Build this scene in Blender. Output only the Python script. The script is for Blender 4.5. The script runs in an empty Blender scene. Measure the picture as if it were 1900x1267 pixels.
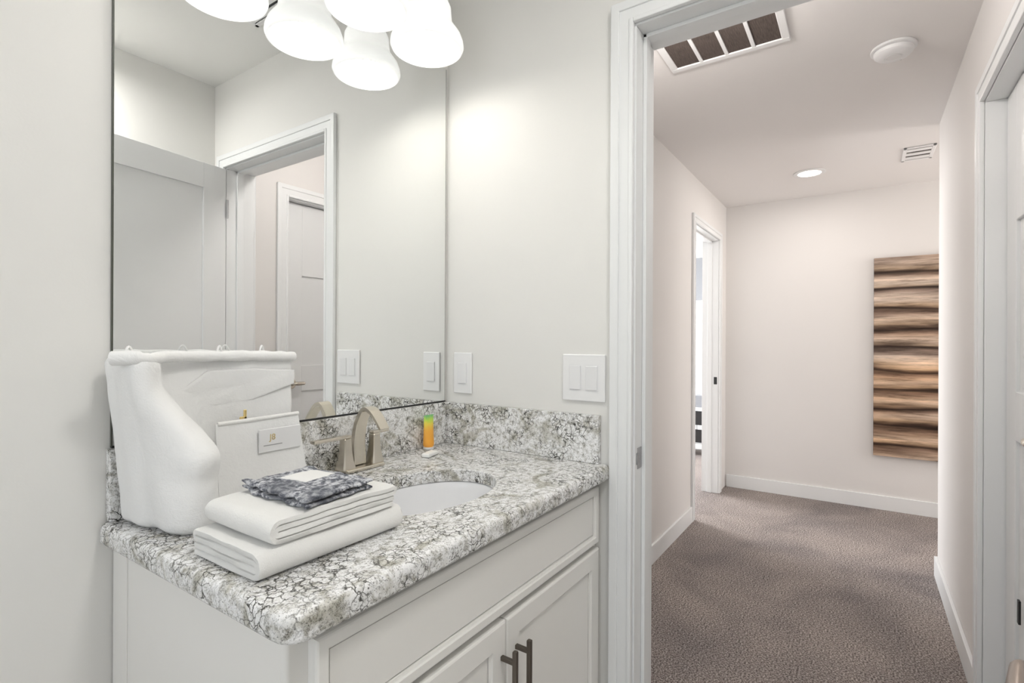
import bpy, bmesh, math, random
from mathutils import Vector, Matrix, noise, geometry

random.seed(7)
S = bpy.context.scene
COL = S.collection
PI = math.pi

# ------------------------------------------------------------------ camera
CAM_H = 1.24
FPX = 961.38
YAW = math.radians(34.0033)
ROLL = math.radians(0.2587)
cam = bpy.data.cameras.new('camera')
cam.sensor_fit = 'HORIZONTAL'
cam.sensor_width = 36.0
cam.lens = 36.0 * FPX / 1900.0
cam.clip_start = 0.02
co = bpy.data.objects.new('camera', cam)
COL.objects.link(co)
Fv = Vector((math.cos(YAW), math.sin(YAW), 0))
R0 = Vector((math.sin(YAW), -math.cos(YAW), 0))
U0 = Vector((0, 0, 1))
Rv = R0 * math.cos(ROLL) + U0 * math.sin(ROLL)
Uv = -R0 * math.sin(ROLL) + U0 * math.cos(ROLL)
co.matrix_world = Matrix(((Rv.x, Uv.x, -Fv.x, 0), (Rv.y, Uv.y, -Fv.y, 0), (Rv.z, Uv.z, -Fv.z, CAM_H), (0, 0, 0, 1)))
S.camera = co

# ------------------------------------------------------------------ world, exposure
S.view_settings.view_transform = 'Standard'
S.view_settings.look = 'None'
S.view_settings.gamma = 1.0
S.view_settings.exposure = 0.18
S.view_settings.use_curve_mapping = False
w = bpy.data.worlds.new('sky')
S.world = w
w.use_nodes = True
bg = w.node_tree.nodes['Background']
sky = w.node_tree.nodes.new('ShaderNodeTexSky')
sky.sky_type = 'NISHITA'
sky.sun_elevation = math.radians(40)
sky.sun_disc = False
w.node_tree.links.new(sky.outputs[0], bg.inputs[0])
bg.inputs[1].default_value = 0.25


def area(name, loc, target, sx, sy, power, color):
    l = bpy.data.lights.new(name, 'AREA')
    l.shape = 'RECTANGLE'
    l.size, l.size_y = sx, sy
    l.energy = power
    l.color = color
    o = bpy.data.objects.new(name, l)
    COL.objects.link(o)
    o.location = loc
    o.rotation_euler = (Vector(target) - Vector(loc)).to_track_quat('-Z', 'Y').to_euler()
    o['kind'] = 'helper'
    return o


# added fill lights, set in the added bathroom, passage and far room windows
area('bathroom_fill', (-1.36, 0.35, 1.55), (0.5, 0.35, 1.45), 0.9, 1.15, 8, (0.97, 0.98, 1.0))
area('hall_fill', (4.15, -2.52, 1.5), (4.15, 0, 1.35), 0.9, 1.3, 28, (1.0, 0.95, 0.91))
area('room_fill', (5.0, 3.42, 1.5), (5.0, 1.5, 1.2), 1.4, 1.3, 110, (0.97, 0.98, 1.0))

# ------------------------------------------------------------------ layout constants (metres)
YW = 1.1833     # mirror wall
XR = 1.3505     # switch wall, bathroom face
XH = 1.492      # switch wall, hall face
YB = -0.4031    # wall behind the open door
XL = -1.4
ZB = 2.539      # bathroom ceiling
ZH = 2.405      # hall ceiling
YHL, YHR = 0.9746, -0.3392
XF = 4.75
XE = 3.547
JL, JR = 0.508, -0.288   # bathroom doorway
HEAD = 2.098
ZC = 0.898      # counter top


# ------------------------------------------------------------------ materials
def mat(name, base=(0.8, 0.8, 0.8), rough=0.5, metal=0.0, spec=0.5, emit=None, estr=0.0):
    m = bpy.data.materials.new(name)
    m.use_nodes = True
    p = m.node_tree.nodes['Principled BSDF']
    p.inputs['Base Color'].default_value = (*base, 1)
    p.inputs['Roughness'].default_value = rough
    p.inputs['Metallic'].default_value = metal
    p.inputs['Specular IOR Level'].default_value = spec
    if emit:
        p.inputs['Emission Color'].default_value = (*emit, 1)
        p.inputs['Emission Strength'].default_value = estr
    return m


def nodes(m):
    nt = m.node_tree
    return nt, nt.nodes, nt.links, nt.nodes['Principled BSDF']


def coords(m, kind='Object', scale=(1, 1, 1)):
    nt, N, L, p = nodes(m)
    tc = N.new('ShaderNodeTexCoord')
    mp = N.new('ShaderNodeMapping')
    mp.inputs['Scale'].default_value = scale
    L.new(tc.outputs[kind], mp.inputs['Vector'])
    return mp.outputs['Vector']


def noise_node(m, vec, scale, detail=4, rough=0.55, dist=0.0):
    nt, N, L, p = nodes(m)
    n = N.new('ShaderNodeTexNoise')
    n.inputs['Scale'].default_value = scale
    n.inputs['Detail'].default_value = detail
    n.inputs['Roughness'].default_value = rough
    n.inputs['Distortion'].default_value = dist
    L.new(vec, n.inputs['Vector'])
    return n.outputs['Fac']


def ramp(m, fac, stops, interp='LINEAR'):
    nt, N, L, p = nodes(m)
    r = N.new('ShaderNodeValToRGB')
    r.color_ramp.interpolation = interp
    el = r.color_ramp.elements
    while len(el) < len(stops):
        el.new(0.5)
    for e, (pos, c) in zip(el, stops):
        e.position = pos
        e.color = (*c, 1)
    L.new(fac, r.inputs['Fac'])
    return r.outputs['Color']


def mix(m, a, b, fac, blend='MIX'):
    nt, N, L, p = nodes(m)
    x = N.new('ShaderNodeMix')
    x.data_type = 'RGBA'
    x.blend_type = blend
    for sock, val in ((x.inputs[0], fac), (x.inputs[6], a), (x.inputs[7], b)):
        if isinstance(val, (int, float)):
            sock.default_value = val
        elif isinstance(val, tuple):
            sock.default_value = (*val, 1)
        else:
            L.new(val, sock)
    return x.outputs[2]


def bump(m, height, strength, dist=0.01):
    nt, N, L, p = nodes(m)
    b = N.new('ShaderNodeBump')
    b.inputs['Strength'].default_value = strength
    b.inputs['Distance'].default_value = dist
    L.new(height, b.inputs['Height'])
    L.new(b.outputs['Normal'], p.inputs['Normal'])


def painted(name, base, rough=0.6, bstr=0.06):
    m = mat(name, base, rough, spec=0.3)
    v = coords(m)
    n = noise_node(m, v, 220, 3)
    bump(m, n, bstr, 0.002)
    nt, N, L, p = nodes(m)
    n2 = noise_node(m, v, 1.3, 2)
    c = ramp(m, n2, [(0.3, tuple(x * 0.985 for x in base)), (0.7, base)])
    L.new(c, p.inputs['Base Color'])
    return m


M_wall = painted('wall_paint', (0.81, 0.802, 0.775))
M_hall = painted('hall_wall_paint', (0.80, 0.778, 0.758))
M_ceil = painted('ceiling_paint', (0.87, 0.865, 0.84))
M_hceil = painted('hall_ceiling_paint', (0.87, 0.845, 0.83))
M_trim = painted('trim_paint', (0.85, 0.86, 0.86), 0.35, 0.01)
M_door = painted('door_paint', (0.84, 0.85, 0.85), 0.38, 0.01)
M_cab = painted('cabinet_paint', (0.87, 0.858, 0.825), 0.35, 0.012)
M_cabgap = mat('cabinet_shadow_gap', (0.25, 0.23, 0.2), 0.8)
M_plate = mat('white_plastic', (0.86, 0.86, 0.86), 0.3)
M_rocker = mat('white_rocker_plastic', (0.83, 0.83, 0.835), 0.35)
M_black = mat('black_plastic', (0.015, 0.015, 0.016), 0.4)
M_grey = mat('grey_panel', (0.24, 0.25, 0.27), 0.5)
M_nickel = mat('brushed_nickel', (0.68, 0.63, 0.545), 0.26, 1.0)
M_bronze = mat('dark_nickel_handle', (0.17, 0.15, 0.13), 0.38, 1.0)
M_warmnick = mat('warm_nickel', (0.36, 0.31, 0.27), 0.28, 1.0)
M_chrome = mat('chrome', (0.8, 0.8, 0.82), 0.12, 1.0)
M_steel = mat('steel_plate', (0.4, 0.4, 0.41), 0.35, 1.0)
M_gold = mat('gold', (0.72, 0.56, 0.25), 0.35, 0.8)
M_mirror = mat('mirror_glass', (0.93, 0.94, 0.935), 0.0, 1.0)
M_edge = mat('mirror_dark_edge', (0.06, 0.065, 0.05), 0.3)  # dark tone takes in the glass edge and the shadow beside it
M_greyedge = mat('mirror_grey_edge', (0.32, 0.32, 0.31), 0.3)
M_ceramic = mat('white_ceramic', (0.88, 0.885, 0.90), 0.12)
M_soap = mat('white_soap', (0.90, 0.90, 0.88), 0.4)
M_card = mat('white_card', (0.80, 0.80, 0.80), 0.5)
M_line = mat('grey_card_line', (0.35, 0.35, 0.35), 0.6)
M_filter = mat('return_filter', (0.10, 0.075, 0.065), 0.9)
v = coords(M_filter, scale=(1, 14, 1))
nt, N, L, p = nodes(M_filter)
L.new(ramp(M_filter, noise_node(M_filter, v, 30, 3), [(0.3, (0.06, 0.045, 0.04)), (0.7, (0.13, 0.10, 0.085))]), p.inputs['Base Color'])
M_lens = mat('light_lens', (0.9, 0.88, 0.82), 0.4, emit=(1.0, 0.93, 0.82), estr=6.0)
M_dome = mat('added_light_dome', (0.9, 0.9, 0.88), 0.4, emit=(1.0, 0.96, 0.90), estr=2.2)  # glowing domes of the two added flush lights
M_lamp = mat('lamp_shade_white', (0.9, 0.9, 0.9), 0.6, emit=(1, 0.98, 0.95), estr=1.2)
M_sill = mat('white_added_window_frame', (0.85, 0.86, 0.86), 0.4)
M_tile = mat('bathroom_tile', (0.62, 0.60, 0.57), 0.3)
v = coords(M_tile)
nt, N, L, p = nodes(M_tile)
b = N.new('ShaderNodeTexBrick')
b.offset = 0.0
b.inputs['Scale'].default_value = 3.0
b.inputs['Color1'].default_value = (0.76, 0.74, 0.71, 1)
b.inputs['Color2'].default_value = (0.74, 0.72, 0.69, 1)
b.inputs['Mortar'].default_value = (0.45, 0.43, 0.41, 1)
b.inputs['Mortar Size'].default_value = 0.01
b.inputs['Row Height'].default_value = 1.0
b.inputs['Brick Width'].default_value = 1.0
L.new(v, b.inputs['Vector'])
L.new(b.outputs['Color'], p.inputs['Base Color'])

# glass of the added windows
M_glass = bpy.data.materials.new('added_window_glass')
M_glass.use_nodes = True
gp = M_glass.node_tree.nodes['Principled BSDF']
gp.inputs['Transmission Weight'].default_value = 1.0
gp.inputs['Roughness'].default_value = 0.0
gp.inputs['IOR'].default_value = 1.02


def granite():
    m = mat('granite', (0.7, 0.7, 0.7), 0.16, spec=0.5)
    nt, N, L, p = nodes(m)
    v = coords(m)
    # warped coordinates
    nz = N.new('ShaderNodeTexNoise')
    nz.inputs['Scale'].default_value = 26
    nz.inputs['Detail'].default_value = 5
    L.new(v, nz.inputs['Vector'])
    sub = N.new('ShaderNodeVectorMath'); sub.operation = 'SUBTRACT'
    sub.inputs[1].default_value = (0.5, 0.5, 0.5)
    L.new(nz.outputs['Color'], sub.inputs[0])
    sc = N.new('ShaderNodeVectorMath'); sc.operation = 'SCALE'
    sc.inputs['Scale'].default_value = 0.05
    L.new(sub.outputs[0], sc.inputs[0])
    ad = N.new('ShaderNodeVectorMath'); ad.operation = 'ADD'
    L.new(v, ad.inputs[0]); L.new(sc.outputs[0], ad.inputs[1])
    def vor(scale):
        a = N.new('ShaderNodeTexVoronoi')
        a.feature = 'DISTANCE_TO_EDGE'
        a.inputs['Scale'].default_value = scale
        L.new(ad.outputs[0], a.inputs['Vector'])
        return a.outputs['Distance']
    d1 = vor(66)
    d2 = vor(170)
    big = noise_node(m, v, 16, 4, 0.6)
    big2 = noise_node(m, v, 11, 3, 0.6, 1.5)
    fine = noise_node(m, v, 330, 4, 0.7)
    mid = noise_node(m, v, 70, 6, 0.7)
    body = ramp(m, mid, [(0.34, (0.40, 0.385, 0.34)), (0.44, (0.78, 0.775, 0.755)), (0.54, (0.94, 0.94, 0.94))])
    olive = ramp(m, big2, [(0.52, (1, 1, 1)), (0.66, (0.50, 0.48, 0.40))])
    body = mix(m, body, olive, 0.8, 'MULTIPLY')
    sp = ramp(m, fine, [(0.37, (0.06, 0.06, 0.05)), (0.43, (1, 1, 1))])
    body = mix(m, body, sp, 0.8, 'MULTIPLY')
    vein1 = ramp(m, d1, [(0.0, (0.03, 0.03, 0.03)), (0.03, (0.18, 0.175, 0.16)), (0.075, (1, 1, 1))])
    fade = ramp(m, big, [(0.43, (0.0, 0.0, 0.0)), (0.57, (1, 1, 1))])
    c = mix(m, body, vein1, fade, 'MULTIPLY')
    vein2 = ramp(m, d2, [(0.0, (0.08, 0.08, 0.07)), (0.07, (1, 1, 1))])
    fade2 = ramp(m, mid, [(0.42, (0.75, 0.75, 0.75)), (0.55, (0.0, 0.0, 0.0))])
    c = mix(m, c, vein2, fade2, 'MULTIPLY')
    L.new(c, p.inputs['Base Color'])
    hgt = N.new('ShaderNodeMath'); hgt.operation = 'MULTIPLY'
    L.new(ramp(m, d1, [(0.0, (0, 0, 0)), (0.12, (1, 1, 1))]), hgt.inputs[0])
    L.new(mid, hgt.inputs[1])
    bump(m, hgt.outputs[0], 0.28, 0.004)
    return m


M_granite = granite()


def terry(name, base, wrinkle=1.2, scale=420, bs=0.6):
    m = mat(name, base, 0.95, spec=0.1)
    nt, N, L, p = nodes(m)
    p.inputs['Sheen Weight'].default_value = 0.25
    v = coords(m)
    n = noise_node(m, v, scale, 4, 0.7)
    wr = noise_node(m, v, 24, 4, 0.6, 0.6)
    sm = N.new('ShaderNodeMath'); sm.operation = 'MULTIPLY_ADD'
    sm.inputs[1].default_value = wrinkle
    L.new(wr, sm.inputs[0]); L.new(n, sm.inputs[2])
    bump(m, sm.outputs[0], bs, 0.003)
    return m


M_towel = terry('white_terry', (0.91, 0.905, 0.88))
M_linen = terry('white_linen', (0.88, 0.88, 0.87), wrinkle=4.0, scale=260, bs=0.3)
M_char = terry('charcoal_terry', (0.1, 0.11, 0.13), bs=0.8)
nt, N, L, p = nodes(M_char)
v = coords(M_char, scale=(1, 1.0, 1))
n1 = noise_node(M_char, v, 85, 7, 0.72)
n2 = noise_node(M_char, v, 14, 3, 0.5)
c = ramp(M_char, n1, [(0.40, (0.035, 0.04, 0.055)), (0.48, (0.20, 0.21, 0.25)), (0.56, (0.72, 0.73, 0.76))])
c2 = ramp(M_char, n2, [(0.34, (0.12, 0.13, 0.16)), (0.54, (1, 1, 1))])
L.new(mix(M_char, (0.09, 0.10, 0.125), c, c2), p.inputs['Base Color'])

M_carpet = mat('carpet_pile', (0.2, 0.17, 0.155), 0.95, spec=0.1)
nt, N, L, p = nodes(M_carpet)
v = coords(M_carpet)
n1 = noise_node(M_carpet, v, 150, 4, 0.65)
n2 = noise_node(M_carpet, v, 2.2, 4, 0.55, 0.6)
c = ramp(M_carpet, n1, [(0.36, (0.085, 0.072, 0.068)), (0.50, (0.30, 0.262, 0.245)), (0.62, (0.60, 0.545, 0.515))])
c2 = ramp(M_carpet, n2, [(0.32, (0.70, 0.70, 0.72)), (0.66, (1.08, 1.06, 1.04))])
L.new(mix(M_carpet, c, c2, 1.0, 'MULTIPLY'), p.inputs['Base Color'])
bump(M_carpet, n1, 0.6, 0.008)


def art_material():
    m = mat('canvas_print', (0.4, 0.3, 0.22), 0.7, spec=0.2)
    nt, N, L, p = nodes(m)
    v = coords(m, scale=(1, 0.16, 1))
    wv = noise_node(m, v, 5.5, 4, 0.5, 0.2)
    fine = noise_node(m, coords(m, scale=(1, 0.07, 1)), 42, 6, 0.7, 0.1)
    layer = noise_node(m, coords(m, scale=(1, 0.045, 1)), 13, 3, 0.55, 0.0)
    sx = N.new('ShaderNodeSeparateXYZ')
    tc = N.new('ShaderNodeTexCoord')
    L.new(tc.outputs['Object'], sx.inputs[0])
    # horizontal strata: saw of height, shifted by slow noise
    mul = N.new('ShaderNodeMath'); mul.operation = 'MULTIPLY'; mul.inputs[1].default_value = 7.0
    L.new(sx.outputs['Z'], mul.inputs[0])
    ad = N.new('ShaderNodeMath'); ad.operation = 'MULTIPLY_ADD'; ad.inputs[1].default_value = 1.15
    L.new(wv, ad.inputs[0]); L.new(mul.outputs[0], ad.inputs[2])
    fr = N.new('ShaderNodeMath'); fr.operation = 'FRACT'
    L.new(ad.outputs[0], fr.inputs[0])
    strata = ramp(m, fr.outputs[0], [(0.0, (0.035, 0.024, 0.018)), (0.07, (0.10, 0.065, 0.048)), (0.18, (0.42, 0.32, 0.23)),
                                     (0.45, (0.70, 0.58, 0.48)), (0.66, (0.50, 0.39, 0.31)), (0.86, (0.22, 0.155, 0.12)), (1.0, (0.04, 0.028, 0.022))])
    f2 = ramp(m, fine, [(0.32, (0.26, 0.22, 0.20)), (0.47, (0.80, 0.77, 0.74)), (0.64, (1.25, 1.21, 1.17))])
    l2 = ramp(m, layer, [(0.38, (0.45, 0.42, 0.42)), (0.5, (1.0, 1.0, 1.0)), (0.62, (1.3, 1.27, 1.22))])
    c = mix(m, strata, f2, 0.9, 'MULTIPLY')
    c = mix(m, c, l2, 0.8, 'MULTIPLY')
    tone = ramp(m, noise_node(m, v, 3.0, 1), [(0.35, (0.92, 0.96, 1.02)), (0.65, (1.08, 0.97, 0.85))])
    L.new(mix(m, c, tone, 1.0, 'MULTIPLY'), p.inputs['Base Color'])
    return m


M_art = art_material()

# tube print: orange fading to yellow-green at the top
M_tube = mat('orange_tube', (0.9, 0.4, 0.05), 0.35)
nt, N, L, p = nodes(M_tube)
tc = N.new('ShaderNodeTexCoord')
sx = N.new('ShaderNodeSeparateXYZ')
L.new(tc.outputs['Object'], sx.inputs[0])
jag = noise_node(M_tube, coords(M_tube, scale=(1, 1, 0.25)), 260, 2)
mr = N.new('ShaderNodeMath'); mr.operation = 'MULTIPLY_ADD'
mr.inputs[1].default_value = 9.0
jj = N.new('ShaderNodeMath'); jj.operation = 'MULTIPLY_ADD'; jj.inputs[1].default_value = 0.22; jj.inputs[2].default_value = -0.11
L.new(jag, jj.inputs[0])
L.new(sx.outputs['Z'], mr.inputs[0]); L.new(jj.outputs[0], mr.inputs[2])
c = ramp(M_tube, mr.outputs[0], [(0.0, (0.95, 0.42, 0.06)), (0.55, (0.95, 0.47, 0.07)), (0.72, (0.88, 0.72, 0.10)), (0.84, (0.55, 0.78, 0.10)), (0.97, (0.18, 0.55, 0.22))])
L.new(c, p.inputs['Base Color'])

# opal glass of the vanity shades: lit from inside
M_opal = bpy.data.materials.new('opal_glass')
M_opal.use_nodes = True
nt = M_opal.node_tree
N, L = nt.nodes, nt.links
N.clear()
out = N.new('ShaderNodeOutputMaterial')
tr = N.new('ShaderNodeBsdfTranslucent'); tr.inputs[0].default_value = (0.9, 0.9, 0.9, 1)
df = N.new('ShaderNodeBsdfPrincipled')
df.inputs['Base Color'].default_value = (0.85, 0.86, 0.86, 1)
df.inputs['Roughness'].default_value = 0.25
df.inputs['Emission Color'].default_value = (1.0, 0.99, 0.965, 1)
df.inputs['Emission Strength'].default_value = 0.34
mx = N.new('ShaderNodeMixShader'); mx.inputs[0].default_value = 0.10
L.new(df.outputs[0], mx.inputs[1]); L.new(tr.outputs[0], mx.inputs[2])
L.new(mx.outputs[0], out.inputs[0])
M_bulb = mat('bulb_glow', (1, 1, 1), 0.5, emit=(1, 0.97, 0.92), estr=2.5)


# ------------------------------------------------------------------ mesh helpers
def new():
    return bmesh.new()


def box(bm, x0, x1, y0, y1, z0, z1, bev=0.0, seg=2, M=None):
    t = bmesh.new()
    r = bmesh.ops.create_cube(t, size=1.0)
    for vv in t.verts:
        vv.co = Vector((x0 + (vv.co.x + .5) * (x1 - x0), y0 + (vv.co.y + .5) * (y1 - y0), z0 + (vv.co.z + .5) * (z1 - z0)))
    if bev > 0:
        bmesh.ops.bevel(t, geom=t.edges[:], offset=bev, segments=seg, affect='EDGES', profile=0.5)
    if M:
        bmesh.ops.transform(t, matrix=M, verts=t.verts)
    merge(bm, t)
    return bm


def merge(bm, t):
    m = bpy.data.meshes.new('tmp')
    t.to_mesh(m)
    t.free()
    bm.from_mesh(m)
    bpy.data.meshes.remove(m)


def grid_faces(bm, rows, closed_u=False, closed_v=False):
    R, C = len(rows), len(rows[0])
    for i in range(R if closed_v else R - 1):
        for j in range(C if closed_u else C - 1):
            a, b2, c2, d = rows[i][j], rows[i][(j + 1) % C], rows[(i + 1) % R][(j + 1) % C], rows[(i + 1) % R][j]
            try:
                bm.faces.new((a, b2, c2, d))
            except ValueError:
                pass


def lathe(bm, prof, n=40, M=None):
    """prof: (r, z) list, revolved about z"""
    rows = []
    for r, z in prof:
        row = []
        for k in range(n):
            a = 2 * PI * k / n
            q = Vector((r * math.cos(a), r * math.sin(a), z))
            row.append(bm.verts.new(M @ q if M else q))
        rows.append(row)
    grid_faces(bm, rows, closed_u=True)
    for row, flip in ((rows[0], True), (rows[-1], False)):
        if prof[0 if flip else -1][0] > 1e-6:
            try:
                bm.faces.new(row[::-1] if flip else row)
            except ValueError:
                pass
    bmesh.ops.remove_doubles(bm, verts=bm.verts, dist=1e-6)
    bmesh.ops.recalc_face_normals(bm, faces=bm.faces)
    return bm


def tube(bm, pts, rad, n=12, flat=1.0, up=Vector((0, 0, 1))):
    pts = [Vector(q) for q in pts]
    rads = rad if isinstance(rad, (list, tuple)) else [rad] * len(pts)
    rows = []
    for i, q in enumerate(pts):
        d = (pts[min(i + 1, len(pts) - 1)] - pts[max(i - 1, 0)]).normalized()
        s = d.cross(up)
        if s.length < 1e-4:
            s = d.cross(Vector((0, 1, 0)))
        s.normalize()
        u2 = s.cross(d).normalized()
        rows.append([bm.verts.new(q + s * math.cos(2 * PI * k / n) * rads[i] + u2 * math.sin(2 * PI * k / n) * rads[i] * flat) for k in range(n)])
    grid_faces(bm, rows, closed_u=True)
    bm.faces.new(rows[0][::-1])
    bm.faces.new(rows[-1])
    bmesh.ops.recalc_face_normals(bm, faces=bm.faces)
    return bm


def smooth_path(ctrl, n=8):
    """Catmull-Rom through control points"""
    P = [Vector(q) for q in ctrl]
    P = [P[0] * 2 - P[1]] + P + [P[-1] * 2 - P[-2]]
    o = []
    for i in range(1, len(P) - 2):
        for k in range(n):
            t = k / n
            a, b2, c2, d = P[i - 1], P[i], P[i + 1], P[i + 2]
            o.append(0.5 * ((2 * b2) + (c2 - a) * t + (2 * a - 5 * b2 + 4 * c2 - d) * t * t + (3 * b2 - a - 3 * c2 + d) * t ** 3))
    o.append(P[-2])
    return o


ORIGIN = {}


def obj(name, bm, m, parent=None, angle=35, origin=None):
    """link bm as one mesh object; vertices are given in world coordinates"""
    if parent is not None:
        og = ORIGIN[parent.name_full]
    elif origin is not None:
        og = Vector(origin)
    else:
        og = Vector((0, 0, 0))
    bmesh.ops.translate(bm, vec=-og, verts=bm.verts)
    me = bpy.data.meshes.new(name)
    bm.to_mesh(me)
    bm.free()
    for q in me.polygons:
        q.use_smooth = True
    me.set_sharp_from_angle(angle=math.radians(angle))
    me.materials.append(m)
    o = bpy.data.objects.new(name, me)
    COL.objects.link(o)
    wn = o.modifiers.new('weighted_normals', 'WEIGHTED_NORMAL')
    wn.keep_sharp = True
    if parent is not None:
        o.parent = parent
    else:
        o.location = og
    ORIGIN[o.name_full] = og
    return o


def tag(o, label, cat, group=None, kind=None):
    o['label'] = label
    o['category'] = cat
    if group:
        o['group'] = group
    if kind:
        o['kind'] = kind
    return o


def thing(name, label, cat, loc, group=None, kind=None):
    o = bpy.data.objects.new(name, None)
    o.empty_display_size = 0.05
    COL.objects.link(o)
    o.location = loc
    ORIGIN[o.name_full] = Vector(loc)
    return tag(o, label, cat, group, kind)


def struct(name, bm, m, label, cat='room', angle=35):
    o = obj(name, bm, m, angle=angle)
    tag(o, label, cat, kind='structure')
    return o


def boxes(*bs):
    bm = new()
    for q in bs:
        box(bm, *q)
    return bm


# ================================================================== THE SETTING
struct('floor', boxes((XL - .12, 1.42, YB - .12, YW + .12, -0.05, 0.0)), M_tile, 'pale tiled bathroom floor', 'floor')
struct('floor_hall', boxes((1.42, 7.2, -2.8, 3.7, -0.05, 0.0)), M_carpet, 'brown grey carpet covering the hallway floor', 'carpet')
struct('wall_back', boxes((XL - .12, XR, YW, YW + .12, 0, 2.75)), M_wall, 'off white bathroom wall behind the big mirror', 'wall')
struct('wall_front', boxes((XL - .12, XR, YB - .12, YB, 0, 2.75)), M_wall, 'off white bathroom wall facing the mirror', 'wall')
# switch wall with the doorway
struct('wall_right', boxes((XR, XH, JL + .02, YW + .12, 0, 2.75), (XR, XH, YB - .12, JR - .02, 0, 2.75), (XR, XH, JR - .02, JL + .02, HEAD + .02, 2.75)),
       M_wall, 'off white wall with switches and the open doorway', 'wall')
wz0, wz1, wy0, wy1 = 0.95, 2.15, -0.12, 0.82
struct('wall_left', boxes((XL - .12, XL, YB - .12, YW + .12, 0, wz0), (XL - .12, XL, YB - .12, YW + .12, wz1, 2.75),
                          (XL - .12, XL, YB - .12, wy0, wz0, wz1), (XL - .12, XL, wy1, YW + .12, wz0, wz1)), M_wall, 'bathroom wall with an added window, outside the picture', 'wall')
struct('ceiling', boxes((XL - .12, XR + .02, YB - .12, YW + .12, ZB, ZB + .1)), M_ceil, 'white bathroom ceiling seen in the mirror', 'ceiling')
struct('ceiling_hall', boxes((XH, XF + .12, -2.8, YHL + .06, ZH, ZH + .1)), M_hceil, 'white hallway ceiling', 'ceiling')

# hall left wall, with a doorway into a bright room
D3a, D3b, D3h = 3.725, 4.475, 2.075
struct('wall_hall_left', boxes((XH, D3a - .02, YHL, YHL + .13, 0, 2.6), (D3b + .02, XF + .12, YHL, YHL + .13, 0, 2.6), (D3a - .02, D3b + .02, YHL, YHL + .13, D3h + .02, 2.6)),
       M_hall, 'beige wall along the left of the hallway', 'wall')
struct('wall_hall_far', boxes((XF, XF + .12, -2.8, YHL, 0, 2.6)), M_hall, 'beige wall closing the far end of the hallway', 'wall')
# hall right wall, with the closed closet door
D2a, D2b, D2h = 1.722, 2.312, 2.045
struct('wall_hall_right', boxes((XH, D2a - .02, YHR - .12, YHR, 0, 2.6), (D2b + .02, XE, YHR - .12, YHR, 0, 2.6), (D2a - .02, D2b + .02, YHR - .12, YHR, D2h + .02, 2.6),
                                (XE - .12, XE, -2.8, YHR - .12, 0, 2.6)), M_hall, 'beige wall along the right of the hallway', 'wall')
hw = (3.75, 4.55, 0.9, 2.1)
struct('wall_hall_end', boxes((XE, XF, -2.7, -2.6, 0, hw[2]), (XE, XF, -2.7, -2.6, hw[3], 2.6), (XE, hw[0], -2.7, -2.6, hw[2], hw[3]), (hw[1], XF, -2.7, -2.6, hw[2], hw[3])),
       M_hall, 'wall with an added window at the end of the side passage', 'wall')
# the bright room beyond the hall
struct('wall_room_side', boxes((6.6, 6.7, 1.0, 3.6, 0, 2.6)), M_trim, 'white wall of the bright room beyond the hallway', 'wall')
struct('wall_room_near', boxes((2.9, 3.0, YHL + .13, 3.6, 0, 2.6)), M_hall, 'inner wall of the bright room', 'wall')
rw = (4.2, 5.8, 0.8, 2.2)
struct('wall_room_added_window', boxes((2.9, 6.7, 3.5, 3.6, 0, rw[2]), (2.9, 6.7, 3.5, 3.6, rw[3], 2.6), (2.9, rw[0], 3.5, 3.6, rw[2], rw[3]), (rw[1], 6.7, 3.5, 3.6, rw[2], rw[3])),
       M_hall, 'wall of the bright room with an added window', 'wall')
struct('wall_room_front', boxes((XF + .12, 6.7, YHL, YHL + .13, 0, 2.6)), M_hall, 'front wall of the bright room', 'wall')
struct('ceiling_room', boxes((2.9, 6.7, YHL + .06, 3.6, 2.5, 2.6)), M_ceil, 'ceiling of the bright room', 'ceiling')


def window(name, rect, axis, plane, label):  # every window here is an unseen addition that lets in fill light
    a0, a1, z0, z1 = rect
    bm = new()
    t = 0.045
    f = lambda u0, u1, v0, v1, d0, d1: box(bm, *((d0, d1, u0, u1) if axis == 'x' else (u0, u1, d0, d1)), v0, v1, .003)
    d0, d1 = plane
    f(a0, a0 + t, z0, z1, d0, d1); f(a1 - t, a1, z0, z1, d0, d1)
    f(a0, a1, z0, z0 + t, d0, d1); f(a0, a1, z1 - t, z1, d0, d1)
    f(a0, a1, (z0 + z1) / 2 - .02, (z0 + z1) / 2 + .02, d0, d1)
    o = struct(name, bm, M_sill, label, 'window')
    dm = (d0 + d1) / 2
    g = new()
    e = (a0 + t, a1 - t, z0 + t, z1 - t)
    box(g, *((dm - .002, dm + .002, e[0], e[1]) if axis == 'x' else (e[0], e[1], dm - .002, dm + .002)), e[2], e[3])
    obj('pane', g, M_glass, o)


window('added_window_1', (wy0, wy1, wz0, wz1), 'x', (XL - .09, XL - .04), 'white framed window added to the unseen bathroom wall')
window('added_window_2', hw, 'y', (-2.68, -2.63), 'white framed window added at the unseen end of the side passage')
window('added_window_3', rw, 'y', (3.53, 3.58), 'white framed window added to an unseen wall of the bright room')


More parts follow.
